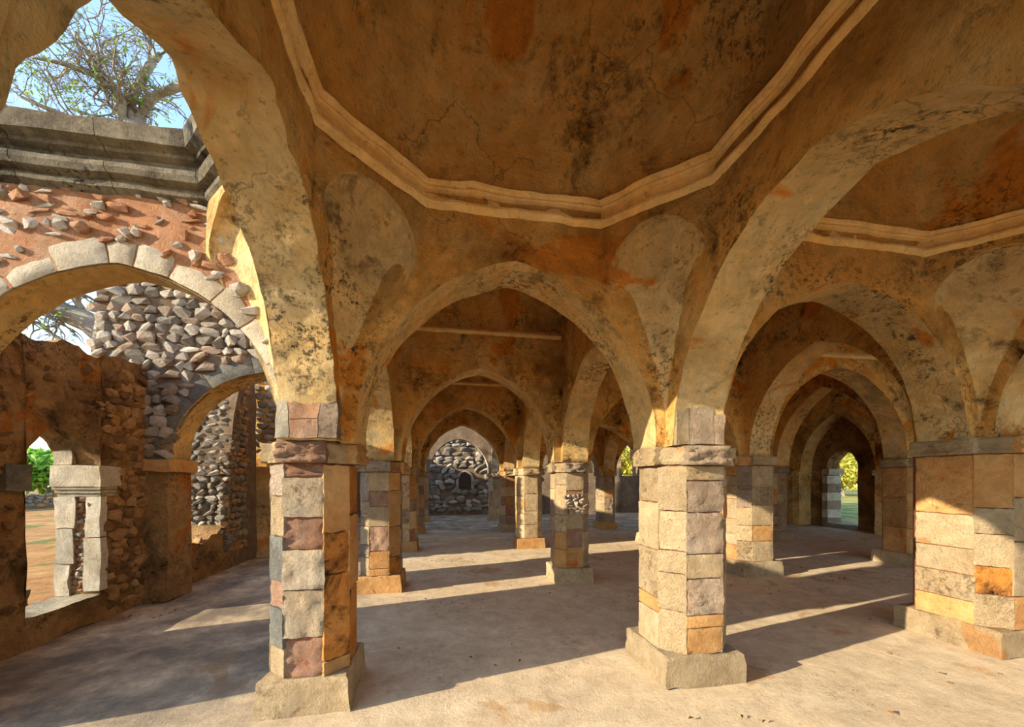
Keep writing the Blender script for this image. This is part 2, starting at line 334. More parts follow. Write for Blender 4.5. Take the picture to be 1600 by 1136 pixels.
# ------------------------------------------------------------------ octagonal columns of coral blocks
def block_meshes(kind, n):
    """unit block: face towards -y, x and z in [-0.5,0.5], depth along y; front grid roughened"""
    out = []; gN = 9
    amp = {'dressed': 0.012, 'rough': 0.055}[kind]
    for k in range(n):
        mb = MB(); rows = []
        for j in range(gN + 1):
            r = []
            for i in range(gN + 1):
                x, z = i / gN - 0.5, j / gN - 0.5
                e = min(0.5 - abs(x), 0.5 - abs(z)); edge = 0.0 if e > 0.08 else (0.10 if e < 0.001 else 0.03)
                q = Vector((x * 3 + k * 9.1, z * 3 - k * 4.3, k))
                dy = noise.noise(q) * amp * 1.4 + noise.noise(q * 3.1) * amp
                jit = noise.noise_vector(q * 1.9) * 0.025
                r.append((x * 0.985 + jit.x * (1 if e < 0.05 else 0), -0.5 + edge + dy * 3.2, z * 0.985 + jit.z * (1 if e < 0.05 else 0)))
            rows.append(r)
        mb.grid(rows)
        b = len(mb.v); per = [rows[0][i] for i in range(gN + 1)] + [rows[j][gN] for j in range(1, gN + 1)] + [rows[gN][i] for i in range(gN - 1, -1, -1)] + [rows[j][0] for j in range(gN - 1, 0, -1)]
        mb.grid([per + [per[0]], [(p[0], 0.5, p[2]) for p in per + [per[0]]]])
        me = mb.mesh('stone_block', M['block'], True); out.append(me)
    return out
BD = block_meshes('dressed', 5); BR = block_meshes('rough', 5)
def oct_ring(h, c): return [(h, -h + c), (h, h - c), (h - c, h), (-h + c, h), (-h, h - c), (-h, -h + c), (-h + c, -h), (h - c, -h)]
FACES = {'+x': (0, 0), 'xy': (45, 1), '+y': (90, 0), '-xy': (135, 1), '-x': (180, 0), '-x-y': (225, 1), '-y': (270, 0), 'x-y': (315, 1)}
def column(x, y, label, hw=0.28, ch=0.14, top=SPR, faces=None, styles=None, seed=0, group='octagonal columns of the hall', plinth=0.24, pl_h=0.24, imp=0.16, far=False, name='column', cut=1.0):
    rr = random.Random(seed); root = empty(name, (x, y, 0)); tag(root, label, 'column', group, 'thing')
    z0, z1 = pl_h, top - imp
    mb = MB(); mb.prism(oct_ring(hw - 0.022, ch), 0.02, z1); core = mb.build('shaft', M['mortar'], root)
    if imp > 0: mb = MB(); mb.prism(oct_ring(hw - 0.022, ch), z1, top - 0.004); impo = mb.build('impost', M['mortar'], root)
    # plinth: a square base with worn edges, battered a little
    ph = hw + 0.03; mb = MB(); n = 8
    def pw(p): return rough((p[0] + x, p[1] + y, p[2]), 0.018, 0.016) - Vector((x, y, 0))
    for s in range(4):
        an = s * math.pi / 2; ca, sa = math.cos(an), math.sin(an)
        rows = []
        for k, zf in enumerate((0, 0.3, 0.6, 0.88, 0.96, 1.0)):
            z = pl_h * zf; w = ph - (0.010 if k == 5 else 0) - 0.015 * zf
            rows.append([tuple(pw((ca * w - sa * (w * (2 * i / n - 1)), sa * w + ca * (w * (2 * i / n - 1)), z - 0.004 if k == 0 else z))) for i in range(n + 1)])
        mb.grid(rows)
    w = ph - 0.025; mb.grid([[tuple(pw((w * (2 * i / n - 1), w * (2 * j / n - 1), pl_h))) for i in range(n + 1)] for j in range(n + 1)])
    pm = (styles or {}).get('plinth', 'block_ochre' if rr.random() < 0.4 else 'block')
    mb.build('plinth', M[pm], root, True)
    wc, wd = 2 * (hw - ch), ch * math.sqrt(2)
    ddist = (hw * 2 - ch) / math.sqrt(2)
    for f in (faces or ['-x', '-x-y', '-y', 'x-y', '+x']):
        ang, dg = FACES[f]; a = math.radians(ang); nrm = Vector((math.cos(a), math.sin(a), 0)); dist = ddist if dg else hw; wid = wd if dg else wc
        st = (styles or {}).get(f)
        if st: courses = st
        else:
            courses = []; z = z0
            while z < z1 - 0.02:
                hh = rr.choice((0.18, 0.22, 0.26, 0.3, 0.34)) if not far else rr.choice((0.26, 0.32, 0.4))
                if z1 - (z + hh) < 0.13: hh = z1 - z
                mt = rr.choices(['block', 'block_rough', 'block_ochre', 'block_red'], [7, 3, 1, 1])[0]
                courses.append((hh, mt)); z += hh
        tot = sum(c[0] for c in courses); z = z0
        for hh, mt in courses:
            hh = hh * (z1 - z0) / tot
            me = rr.choice(BR if mt in ('block_rough', 'block_red', 'block_white') else BD)
            dep = 0.055; proud = rr.uniform(-0.006, 0.006) + (-0.010 if mt == 'block_red' else 0)
            c = nrm * (dist - dep / 2 + proud) + Vector((0, 0, z + hh / 2))
            m4 = Matrix.Translation(c) @ Matrix.Rotation(a + math.pi / 2, 4, 'Z') @ Matrix.Diagonal((wid + 0.004, dep, hh - 0.006, 1))
            link_copy('stone_block', me, m4, core, M[mt]); z += hh
        # impost stone over this face
        if imp > 0:
            ov = 0.065 if not dg else 0.012
            mt = (styles or {}).get('impost', {}).get(f, rr.choice(['block', 'block', 'block_ochre', 'block_rough']))
            c = nrm * (dist + ov - 0.07) + Vector((0, 0, top - imp / 2))
            m4 = Matrix.Translation(c) @ Matrix.Rotation(a + math.pi / 2, 4, 'Z') @ Matrix.Diagonal((wid + (0.05 if not dg else 0.07), 0.14, imp - 0.008 + rr.uniform(-0.012, 0.004), 1))
            link_copy('impost_stone', rr.choice(BR), m4, impo, M[mt])
    return root

# ------------------------------------------------------------------ vaults
def octagon(cx, cy, hx, hy, c, o):
    """corner points, anticlockwise from the +x side, inset by o"""
    a, b = hx - o, hy - c - 0.414 * o; d, e = hx - c - 0.414 * o, hy - o
    return [(cx + a, cy - b), (cx + a, cy + b), (cx + d, cy + e), (cx - d, cy + e), (cx - a, cy + b), (cx - a, cy - b), (cx - d, cy - e), (cx + d, cy - e)]
def squinch(parent, corner, sx, sy, c, zc, mat, zlo=1.95, lead=None):
    """hollow hood across a re-entrant corner with the flat facet above it; sx, sy point into the bay"""
    into = Vector((-sx, -sy, 0)).normalized(); n, K = 36, 34; z1, z2 = zc - 0.66, zc - 0.11
    def at(i, z, rel):
        t = max(0.0, min(1.0, (z - zlo - 0.08) / (zc - 0.5 - zlo))); cz = 0.02 + (c - 0.02) * t ** 1.35; hc = cz / math.sqrt(2); s_ = 2 * i / n - 1
        A_ = Vector((corner[0] + sx * cz, corner[1], 0)); B_ = Vector((corner[0], corner[1] + sy * cz, 0))
        rec = 0.0 if rel is None else 0.50 * hc * (1 - abs(s_) ** 2.8) * (0.30 + 0.70 * math.sqrt(1 - (1 - min(1.0, rel / 0.42)) ** 2))
        p = A_.lerp(B_, i / n) + into * (rec + 0.006); p.z = z
        return tuple(rough(p, 0.012, 0.007))
    def ha(i):
        w = min(1.0, abs(2 * i / n - 1) / 0.96); return z1 + (z2 - z1) * math.sqrt(max(0, 1 - w * w))
    hood = MB(); hood.grid([[at(i, zlo + (ha(i) - zlo) * k / K, (ha(i) - zlo) * (1 - k / K)) for i in range(n + 1)] for k in range(K + 1)])
    hood.grid([[at(i, ha(i), 0.0) for i in range(n + 1)], [at(i, ha(i), None) for i in range(n + 1)]])
    h = hood.build('squinch', M['squinch'], parent, True)
    if parent is None: parent = h
    fac = MB(); fac.grid([[at(i, ha(i) + (zc - ha(i)) * k / 8, None) for i in range(n + 1)] for k in range(9)])
    fac.build('squinch_facet', mat, parent, True)
    return h
OLD_PROFILE = [(0.0, -0.03), (0.045, -0.005), (0.05, 0.025), (0.025, 0.035), (0.03, 0.05), (0.085, 0.065), (0.10, 0.10), (0.095, 0.135), (0.06, 0.165), (0.055, 0.19), (0.10, 0.205), (0.105, 0.225), (0.16, 0.245), (0.175, 0.35), (0.0, 0.37)]
PROFILE = [(0.0, -0.03), (0.05, -0.01), (0.065, 0.02), (0.06, 0.05), (0.03, 0.07), (0.0, 0.075), (-0.005, 0.165), (0.05, 0.175), (0.06, 0.20), (0.045, 0.215), (0.09, 0.225), (0.10, 0.26), (0.0, 0.28)]
def cornice(parent, cx, cy, hx, hy, c, zc, mat, facets=range(8), pieces=1, name='cornice_moulding', scale=1.0, amp=(0.010, 0.006), prof=None):
    for f in facets:
        for q in range(pieces):
            mb = MB(); n = max(3, 12 // pieces); rows = []
            for (o, z) in (prof or PROFILE):
                ring = octagon(cx, cy, hx, hy, c, o * scale); a = Vector(ring[f]); b = Vector(ring[(f + 1) % 8])
                t0, t1 = q / pieces, (q + 1) / pieces
                if pieces > 1: t0 += 0.0012; t1 -= 0.0012
                rows.append([tuple(rough((*a.lerp(b, t0 + (t1 - t0) * i / n), zc + z * scale), *amp)) for i in range(n + 1)])
            for r0, r1 in zip(rows, rows[1:]): mb.grid([r0, r1])
            mb.build(name, mat, parent, True)
def dome_bay(name, x0, x1, y0, y1, zc=3.55, c=0.54, rise=1.15, zsp=1.95):
    cx, cy, hx, hy = (x0 + x1) / 2, (y0 + y1) / 2, (x1 - x0) / 2, (y1 - y0) / 2
    mb = MB(); seg, K = 88, 18; zb = zc + 0.16; rows = []
    def rad(t, o):                            # distance from centre to the octagon in direction t
        ct, st_ = abs(math.cos(t)), abs(math.sin(t))
        return min((hx - o) / max(ct, 1e-6), (hy - o) / max(st_, 1e-6), (hx + hy - c - 1.414 * o) / (ct + st_))
    rc = 0.5 * (hx + hy) * 0.98
    for k in range(K + 1):
        ph = (math.pi / 2) * k / K; r = []
        for i in range(seg + 1):
            t = 2 * math.pi * i / seg; bl = min(1.0, k / 7); bl = bl * bl * (3 - 2 * bl)
            rr_ = (rad(t, 0.03) * (1 - bl) + rc * bl) * math.cos(ph)
            r.append(tuple(rough((cx + rr_ * math.cos(t), cy + rr_ * math.sin(t), zb + rise * math.sin(ph)), 0.03, 0.012)))
        rows.append(r)
    mb.grid(rows); d = mb.build(name, M['vault'], None, True); tag(d, kind='structure')
    for (px, py, sx, sy) in ((x0, y0, 1, 1), (x1, y0, -1, 1), (x1, y1, -1, -1), (x0, y1, 1, -1)):
        squinch(d, (px, py), sx, sy, c, zc + 0.03, M['vault'], zsp)
    cornice(d, cx, cy, hx, hy, c, zc, M['trim'], scale=0.62, amp=(0.018, 0.013))
    return d
def barrel_bay(name, x0, x1, y0, y1, zs=3.85, rise=0.85):
    mb = MB(); n, K = 26, 14; cy, hy = (y0 + y1) / 2, (y1 - y0) / 2
    rows = [[tuple(rough((x0 - 0.05 + (x1 - x0 + 0.1) * i / K, cy - (hy + 0.02) * math.cos(math.pi * k / n), zs + rise * math.sin(math.pi * k / n)), 0.02, 0.01)) for i in range(K + 1)] for k in range(n + 1)]
    mb.grid(rows); d = mb.build(name, M['vault'], None, True); tag(d, kind='structure')
    for yy, s in ((y0, 1), (y1, -1)):
        m2 = MB(); m2.grid([[tuple(rough((x0 + (x1 - x0) * i / K, yy + s * o, zs - 0.06 + z), 0.006, 0.004)) for i in range(K + 1)] for (o, z) in ((-0.02, -0.02), (0.035, 0.0), (0.04, 0.04), (0.015, 0.05), (0.02, 0.075), (-0.02, 0.09))])
        m2.build('string_moulding', M['trim'], d, True)
    return d
T2 = 0.2
dome_bay('ceiling_dome', XL + T2, XR - T2, Y[0] + T2, Y[1] - T2, 3.58, 0.58, 1.2)
dome_bay('ceiling_dome', XR + T2, XQ - T2, Y[0] + T2, Y[1] - T2, 3.68, 0.66, 1.2, 2.05)
for j in (1, 2, 3):
    for xa, xb in ((XL, XR), (XR, XQ), (XQ, XP)):
        barrel_bay('ceiling_vault', xa + T2, xb - T2, Y[j] + T2, Y[j + 1] - T2)
# flat slab added above all vaults to block light leaks; roofs unvaulted bays
mb = MB(); mb.box(XL - 0.2, 13.2, 0.0, 12.2, TOP + 0.04, TOP + 0.29); tag(mb.build('ceiling_light_block', M['vault']), kind='structure')

# ------------------------------------------------------------------ columns
W_, RO, OC, RD, GR, SN = 'block', 'block_rough', 'block_ochre', 'block_red', 'block_grey', 'stained'
def pier(root, x, y, z0, z1=TOP, h=0.2, mat='arch'):
    mb = MB()
    for s in range(4):
        an = s * math.pi / 2; ca, sa = math.cos(an), math.sin(an)
        mb.grid([[tuple(rough((x + ca * h - sa * h * t, y + sa * h + ca * h * t, z0 + (z1 - z0) * k / 16)) - Vector((x, y, 0))) for t in (-1, -0.5, 0, 0.5, 1)] for k in range(17)])
    mb.build('upper_pier', M[mat], root, True)
c = column(XL - 0.03, Y[1] + 0.06, 'left foreground column of white and red blocks with a black-stained ochre side', seed=11, hw=0.27, ch=0.135, styles={
    '-y': [(0.30, RD), (0.36, 'block_white'), (0.30, 'block_white'), (0.24, RD), (0.30, 'block_white'), (0.10, RD)],
    '-x-y': [(0.22, W_), (0.3, GR), (0.2, RD), (0.34, GR), (0.3, W_), (0.24, RO)], '-x': [(0.4, W_), (0.5, GR), (0.5, W_), (0.3, RO)],
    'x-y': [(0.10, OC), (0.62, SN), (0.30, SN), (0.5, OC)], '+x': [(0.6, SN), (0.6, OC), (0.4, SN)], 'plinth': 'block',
    'impost': {'-y': RD, '-x-y': W_, 'x-y': W_, '-x': W_, '+x': OC}})
pier(c, XL - 0.03, Y[1] + 0.06, SPR)
c = column(XR + 0.03, Y[1] - 0.04, 'broad sunlit column of pale blocks in the centre right foreground', seed=12, hw=0.31, ch=0.15, styles={
    '-y': [(0.22, OC), (0.10, OC), (0.30, RO), (0.2, W_), (0.34, RO), (0.26, RO), (0.12, W_)],
    '-x-y': [(0.34, W_), (0.3, W_), (0.18, W_), (0.32, W_), (0.36, W_)], '-x': [(0.3, W_), (0.12, OC), (0.4, W_), (0.4, W_), (0.3, W_)], 'plinth': 'block'})
pier(c, XR + 0.03, Y[1] - 0.04, SPR)
c = column(XQ + 0.08, Y[1], 'massive pier at the right edge with a square orange patch', seed=13, hw=0.40, ch=0.17, top=2.0, styles={
    '-x': [(0.22, OC), (0.26, W_), (0.26, W_), (0.34, W_), (0.6, OC)], '-x-y': [(0.3, W_), (0.26, 'stained'), (0.3, W_), (0.24, W_), (0.5, OC)],
    '-y': [(0.3, OC), (0.5, W_), (0.4, W_), (0.4, OC)], 'plinth': 'block'})
pier(c, XQ + 0.08, Y[1], 2.0)
FACE_L = ['-x', '-x-y', '-y', 'x-y', '+x']
def mid(x, y, label, seed, far=False, **k):
    sp = k.get('top', SPR); c = column(x, y, label, seed=seed, far=far, **k); pier(c, x, y, sp); return c
mid(XL, Y[2], 'checkered column of white and reddish blocks just behind the left foreground column', 21, styles={
    '-y': [(0.12, OC), (0.3, OC), (0.42, RD), (0.34, W_), (0.26, RD), (0.32, W_)], 'x-y': [(0.3, SN), (0.5, OC), (0.6, OC), (0.3, OC)]})
c = mid(XR, Y[2], 'column with a panel of exposed small stones behind the centre arch', 22, styles={
    '-y': [(0.36, OC), (0.30, RD), (0.28, W_), (0.38, RD), (0.3, W_)], '-x-y': [(0.3, OC), (0.3, OC), (0.28, W_), (0.5, W_), (0.2, W_)]})
rubble(c, (-0.13, -0.275), (1, 0), (0, -1), (0.02, 0.25), (1.06, 1.36), 0.085, lambda a, z: True, [M['stone'], M['block_rough']], 0.95, 0.4, 77, name='small_stone')
mid(XQ, Y[2], 'stout half-lit column with patched blocks between the two right foreground columns', 23, hw=0.36, ch=0.16, top=2.0)
mid(XP, Y[2], 'ochre column in shade with a sunlit foot behind the right pier', 24, hw=0.36, ch=0.16, top=2.0, styles={'-x': [(0.5, OC), (0.6, OC), (0.6, OC)], '-x-y': [(0.5, OC), (0.7, OC), (0.5, OC)], '-y': [(0.6, OC), (0.6, OC), (0.5, OC)]})
mid(XL, Y[3], 'slim third column of the left row, lit along one edge', 31, True)
mid(XR, Y[3], 'third column of the centre row, bright on its left side', 32, True, hw=0.30)
mid(XQ, Y[3], 'third column of the row hidden behind the broad sunlit column', 33, True)
mid(XP, Y[3], 'shaded ochre column beside the dark vault with the doorway', 34, True, top=1.95)
mid(XL, Y[4], 'far left column at the edge of the roofless north bay', 41, True)
mid(XR, Y[4], 'far dark column right of the blue-lit rubble wall', 42, True)
mid(XQ, Y[4], 'far shaded column seen between the two sunlit columns', 43, True)
mid(XP, Y[4], 'far column of the row nearest the east doorway', 44, True)
mid(XL, Y[5], 'farthest left column in front of the rubble wall', 51, True)
mid(XR, Y[5], 'farthest right column in front of the rubble wall', 52, True)
mid(XQ, Y[5], 'farthest column beside the yellow-lit north window', 53, True)
for xx, yy, s in ((XL, 0, 61), (XR, 0, 62), (XQ, 0, 63)):
    mid(xx, Y[yy], 'column of the hall standing beside or behind the viewer', s, True, group='columns outside the picture')

# ------------------------------------------------------------------ arches
A = {}
A['L01'] = arch('arch', 'left foreground arch framing the sky, its underside ochre and black', (XL + 0.03, Y[0] + 0.235), (XL + 0.03, Y[1]), crown=3.27, th=0.36, K=18, n=44, amp=(0.022, 0.020), mat=M['arch_pale'])
A['L1R1'] = arch('arch', 'wide pointed arch at the centre between the two foreground columns', (XL, Y[1]), (XR, Y[1]), crown=3.24, K=16, n=32)
A['R01'] = arch('arch', 'great arch sweeping up to the upper right corner', (XR, Y[0]), (XR, Y[1]), crown=3.22, th=0.42, K=16, n=32, amp=(0.02, 0.012), mat=M['arch_pale'])
A['R1Q1'] = arch('arch', 'pointed arch between the broad sunlit column and the right pier', (XR, Y[1]), (XQ, Y[1]), spring=1.95, crown=3.36, leg=(0.30, 0.34), n=28, mat=M['arch_pale'])
A['Q01'] = arch('arch', 'arch springing off the right pier out of the picture', (XQ, Y[0]), (XQ, Y[1]), spring=2.0, crown=3.4)
A['Q12'] = arch('arch', 'arch from the right pier to the stout half-lit column', (XQ, Y[1]), (XQ, Y[2]), spring=2.0, crown=3.5, n=26)
A['L12'] = arch('arch', 'arch behind the left foreground column, open to the roofless aisle', (XL, Y[1]), (XL, Y[2]))
A['R12'] = arch('arch', 'arch running back from the broad sunlit column', (XR, Y[1]), (XR, Y[2]))
A['L2R2'] = arch('arch', 'second arch of the centre row, under a string moulding', (XL, Y[2]), (XR, Y[2]), crown=3.28, n=26)
A['R2Q2'] = arch('arch', 'arch between the stone-panel column and the stout half-lit column', (XR, Y[2]), (XQ, Y[2]))
A['Q2P2'] = arch('arch', 'arch in front of the dark vault with the doorway', (XQ, Y[2]), (XP, Y[2]), spring=2.0, crown=3.6, leg=(0.34, 0.34), n=26)
A['L23'] = arch('arch', 'arch behind the checkered column, open to the roofless aisle', (XL, Y[2]), (XL, Y[3]))
A['R23'] = arch('arch', 'arch running back from the stone-panel column', (XR, Y[2]), (XR, Y[3]))
A['Q23'] = arch('arch', 'arch running back from the stout half-lit column', (XQ, Y[2]), (XQ, Y[3]), crown=3.4)
A['P12'] = arch('arch', 'arch right of the shaded ochre column, mostly behind the right pier', (XP, Y[1]), (XP, Y[2]), spring=2.0, crown=3.5)
A['P23'] = arch('arch', 'arch opening onto the dark bay before the east doorway', (XP, Y[2]), (XP, Y[3]), spring=1.97, crown=3.75, n=26)
A['L3R3'] = arch('arch', 'third arch of the centre row', (XL, Y[3]), (XR, Y[3]), crown=3.3)
A['R3Q3'] = arch('arch', 'small dim arch behind the stone-panel column', (XR, Y[3]), (XQ, Y[3]), crown=3.0)
A['Q3P3'] = arch('arch', 'dim third-row arch left of the doorway bay', (XQ, Y[3]), (XP, Y[3]), crown=3.4)
A['L4R4'] = arch('arch', 'fourth arch of the centre row, where the roof ends', (XL, Y[4]), (XR, Y[4]), crown=3.3)
A['R4Q4'] = arch('arch', 'far dim arch left of the yellow-lit north window', (XR, Y[4]), (XQ, Y[4]), crown=3.0)
A['Q4P4'] = arch('arch', 'far dim arch in front of the yellow-lit north window', (XQ, Y[4]), (XP, Y[4]), crown=3.2)
A['L34'] = arch('arch', 'arch along the left row between third and fourth columns', (XL, Y[3]), (XL, Y[4]), n=14, K=8)
A['R34'] = arch('arch', 'arch along the centre row between third and fourth columns', (XR, Y[3]), (XR, Y[4]), n=14, K=8)
A['Q34'] = arch('arch', 'arch behind the broad sunlit column towards the far window', (XQ, Y[3]), (XQ, Y[4]), n=14, K=8)
A['P34'] = arch('arch', 'arch in the shade left of the doorway bay', (XP, Y[3]), (XP, Y[4]), n=14, K=8)
A['L5R5'] = arch('arch', 'blue-lit rubble arch in front of the far wall', (XL, Y[5]), (XR, Y[5]), crown=3.2, top=4.6, n=16, K=8, mat=M['grey_plaster'], face=M['wall_grey'])
A['R5Q5'] = arch('arch', 'grey roofless arch right of the far rubble wall', (XR, Y[5]), (XQ, Y[5]), crown=3.2, top=4.4, n=14, K=8, mat=M['grey_plaster'], face=M['wall_grey'])
A['R45'] = arch('arch', 'grey roofless arch meeting the far rubble arch on its right', (XR, Y[4]), (XR, Y[5]), crown=3.2, top=4.5, n=14, K=8, mat=M['grey_plaster'], face=M['wall_grey'])
for k, (p, q) in enumerate((((XL, Y[0]), (XR, Y[0])), ((XR, Y[0]), (XQ, Y[0])))):
    arch('arch', 'arch of the hall above or behind the viewer', p, q, spring=2.3, crown=3.45, leg=(0.22, 0.22), n=14, K=8, group='arches outside the picture')  # unseen; openings raised to let more light into the dome bays

# ------------------------------------------------------------------ roofless west aisle: arches with bare rubble
XW1 = -3.36
def ragged(base, amp, f, seed):
    return lambda u: base + noise.noise(Vector((u * f, seed, 0.3))) * amp + noise.noise(Vector((u * f * 3.7, seed, 5.3))) * amp * 0.4
aw = A['W1L1'] = arch('arch', 'rounded arch with white voussoirs in the red rubble wall at left', (XW1, Y[1] - 0.08), (XL, Y[1] - 0.08), crown=2.99, th=0.24, top=ragged(3.72, 0.03, 1.1, 2), leg=(0.3, 0.14), g=(-0.9, 0.2), K=16, n=30, mat=M['arch'], face=M['mortar_red'])
def voussoirs(parent, p0, p1, u0, u1, spring, crown, front, n, wid, mats, seed, skip=(), depth=0.06, proud=0.012):
    rr = random.Random(seed); p0 = Vector((*p0, 0)); p1 = Vector((*p1, 0)); u = (p1 - p0).normalized(); v = Vector((-u.y, u.x, 0))
    cv = arch_curve(u0, u1, spring, crown, 60); Lc = [0.0]
    for a, b in zip(cv, cv[1:]): Lc.append(Lc[-1] + math.hypot(b[0] - a[0], b[1] - a[1]))
    def at(s):
        s = max(0, min(Lc[-1] - 1e-6, s)); i = max(k for k in range(len(Lc)) if Lc[k] <= s); i = min(i, len(cv) - 2)
        t = (s - Lc[i]) / (Lc[i + 1] - Lc[i]); return (cv[i][0] + (cv[i + 1][0] - cv[i][0]) * t, cv[i][1] + (cv[i + 1][1] - cv[i][1]) * t)
    cuts = [0.0]; 
    for k in range(n): cuts.append(cuts[-1] + rr.uniform(0.6, 1.4))
    cuts = [q / cuts[-1] * Lc[-1] for q in cuts]
    for k in range(n):
        if k in skip: continue
        s0, s1 = cuts[k] + 0.006, cuts[k + 1] - 0.006; wv = wid * rr.uniform(0.75, 1.25); mb = MB(); fr = []; m = 6
        for i in range(m + 1):
            s = s0 + (s1 - s0) * i / m; a = at(s - 0.01); b = at(s + 0.01); c0 = at(s); tx, tz = b[0] - a[0], b[1] - a[1]; ln = math.hypot(tx, tz) or 1; nx, nz_ = -tz / ln, tx / ln
            col = []
            for j in range(5):
                w = wv * j / 4 - 0.004; ww = w + (rr.uniform(-0.012, 0.012) if j == 4 else 0)
                dip = 0.010 if (i in (0, m) or j in (0, 4)) else 0
                q = p0 + u * (c0[0] + nx * ww) + v * (front - proud + dip) + Vector((0, 0, c0[1] + nz_ * ww)); col.append(rough(q, 0.008, 0.008))
            fr.append(col)
        mb.grid([[tuple(p) for p in r] for r in fr])
        per = [fr[i][0] for i in range(m + 1)] + [fr[m][j] for j in range(1, 5)] + [fr[i][4] for i in range(m - 1, -1, -1)] + [fr[0][j] for j in range(3, 0, -1)]; per.append(per[0])
        mb.grid([[tuple(p) for p in per], [tuple(p + v * (depth + proud)) for p in per]])
        mb.build('voussoir', M[rr.choice(mats)], parent, True)
LW1 = XL - XW1
voussoirs(aw, (XW1, Y[1] - 0.08), (XL, Y[1] - 0.08), 0.3, LW1 - 0.14, SPR, 2.99, -0.12, 14, 0.13, ['voussoir'], 5)
for (x0_, x1_, z0_, z1_, mt_) in ((XL - 0.165, XL - 0.09, 1.875, 2.12, 'voussoir'), (XL - 0.085, XL + 0.10, 1.875, 2.0, 'block_red'), (XL + 0.105, XL + 0.215, 1.875, 2.16, 'block_rough'), (XL - 0.085, XL + 0.10, 2.005, 2.2, 'mortar_red')):
    free_block('springer_stone', A['L01'], x0_, x1_, Y[1] - 0.32, Y[1] - 0.22, z0_, z1_, M[mt_], (0.012, 0.014))
for (x0_, x1_, z0_, z1_, mt_) in ((XR - 0.20, XR - 0.09, 1.875, 2.17, 'block'), (XR - 0.085, XR + 0.12, 1.875, 2.22, 'block_rough'), (XR + 0.125, XR + 0.215, 1.875, 2.12, 'block_rough')):
    free_block('springer_stone', A['R01'], x0_, x1_, Y[1] - 0.33, Y[1] - 0.22, z0_, z1_, M[mt_], (0.012, 0.014))
cvW1 = arch_curve(0.3, LW1 - 0.14, SPR, 2.99, 40)
def above(cv, u, z, margin):
    for a, b in zip(cv, cv[1:]):
        if a[0] <= u <= b[0]:
            t = (u - a[0]) / max(1e-6, b[0] - a[0]); return z > a[1] + (b[1] - a[1]) * t + margin
    return True
rubble(aw, (XW1, Y[1] - 0.2), (1, 0), (0, -1), (-0.6, LW1 - 0.15), (1.95, 3.42), 0.078, lambda a, z: above(cvW1, a, z, 0.14), [M['stone_white'], M['stone_white'], M['stone_white'], M['mortar_red'], M['mortar_red']], 0.95, 0.6, 3, vary=0.6)
# remains of its dome: weathered cornice and one squinch
west = empty('ruined_cornice', (0, 0, 0)); tag(west, 'weathered grey stone cornice of the fallen dome above the red rubble wall', 'cornice', None, 'thing')
wx0, wx1, wy1 = XW1 + 0.2 - 0.35, XL - 0.18, Y[1] - T2
whx = (wx1 - wx0) / 2
cornice(west, (wx0 + wx1) / 2, wy1 - 1.3, whx, 1.3, 0.42, 3.44, M['cornice_old'], (1, 2), 3, 'cornice_stone', 0.92, (0.008, 0.008), OLD_PROFILE)
mb = MB(); seg = []
for f, pcs in ((1, 8), (2, 22)):
    ring = octagon((wx0 + wx1) / 2, wy1 - 1.3, whx, 1.3, 0.42, 0.10); ring2 = octagon((wx0 + wx1) / 2, wy1 - 1.3, whx, 1.3, 0.42, -0.25)
    for i in range(pcs + 1):
        seg.append((Vector(ring[f]).lerp(Vector(ring[f + 1]), i / pcs), Vector(ring2[f]).lerp(Vector(ring2[f + 1]), i / pcs)))
zt = lambda p: 3.79 + noise.noise(Vector((p.x * 2.3, p.y * 2.3, 1))) * 0.05 + noise.noise(Vector((p.x * 9, p.y * 9, 4))) * 0.03
mb.grid([[tuple(rough((a.x, a.y, 3.70), 0.02, 0.012)) for a, b in seg], [tuple(rough((a.x, a.y, (3.70 + zt(a)) / 2), 0.03, 0.02)) for a, b in seg], [tuple(rough((a.x + 0.02, a.y + 0.02, zt(a)), 0.03, 0.02)) for a, b in seg],
         [tuple(rough((*(a.lerp(b, 0.5)), zt(b) + 0.03), 0.03, 0.02)) for a, b in seg], [tuple(rough((b.x, b.y, zt(b)), 0.03, 0.02)) for a, b in seg], [(b.x, b.y, 3.6) for a, b in seg]])
mb.build('worn_top_course', M['cornice_old'], west, True)
sq = squinch(None, (wx1, wy1), -1, -1, 0.46, 3.48, M['arch'], 1.95)
sq.name = 'ruined_squinch'; tag(sq, 'orange hollow corner squinch beside the left foreground arch, broken edge', 'squinch')

# second row across the aisle
a2 = A['W2L2'] = arch('arch', 'ochre arch through the grey rubble wall at the far side of the roofless aisle', (XW - 0.0, Y[2]), (XL, Y[2]), crown=3.08, top=ragged(4.35, 0.12, 1.6, 8), leg=(0.28, 0.3), g=(-0.55, 0.2), K=14, n=26, mat=M['arch'], face=M['wall_grey'])
L2w = XL - XW
voussoirs(a2, (XW, Y[2]), (XL, Y[2]), 0.28, L2w - 0.3, SPR, 3.08, -0.2, 9, 0.2, ['block_grey', 'stone_grey', 'voussoir'], 9)
cv2 = arch_curve(0.28, L2w - 0.3, SPR, 3.08, 40)
rubble(a2, (XW, Y[2] - 0.2), (1, 0), (0, -1), (-0.5, L2w - 0.2), (1.9, 4.3), 0.17, lambda a, z: above(cv2, a, z, 0.22), [M['stone'], M['stone_grey'], M['stone'], M['block_rough']], 0.99, 0.40, 4, fat=1.18)
mb = MB()       # ochre plaster lining of the arch
cvl = [(q[0], q[1] - 0.0) for q in cv2]
mb.grid([[tuple(rough((XW + q[0], Y[2] - 0.21 + 0.42 * k / 4, q[1] - 0.012), 0.012, 0.006)) for q in cvl] for k in range(5)])
mb.build('plaster_lining', M['arch'], a2, True)
mb = MB()
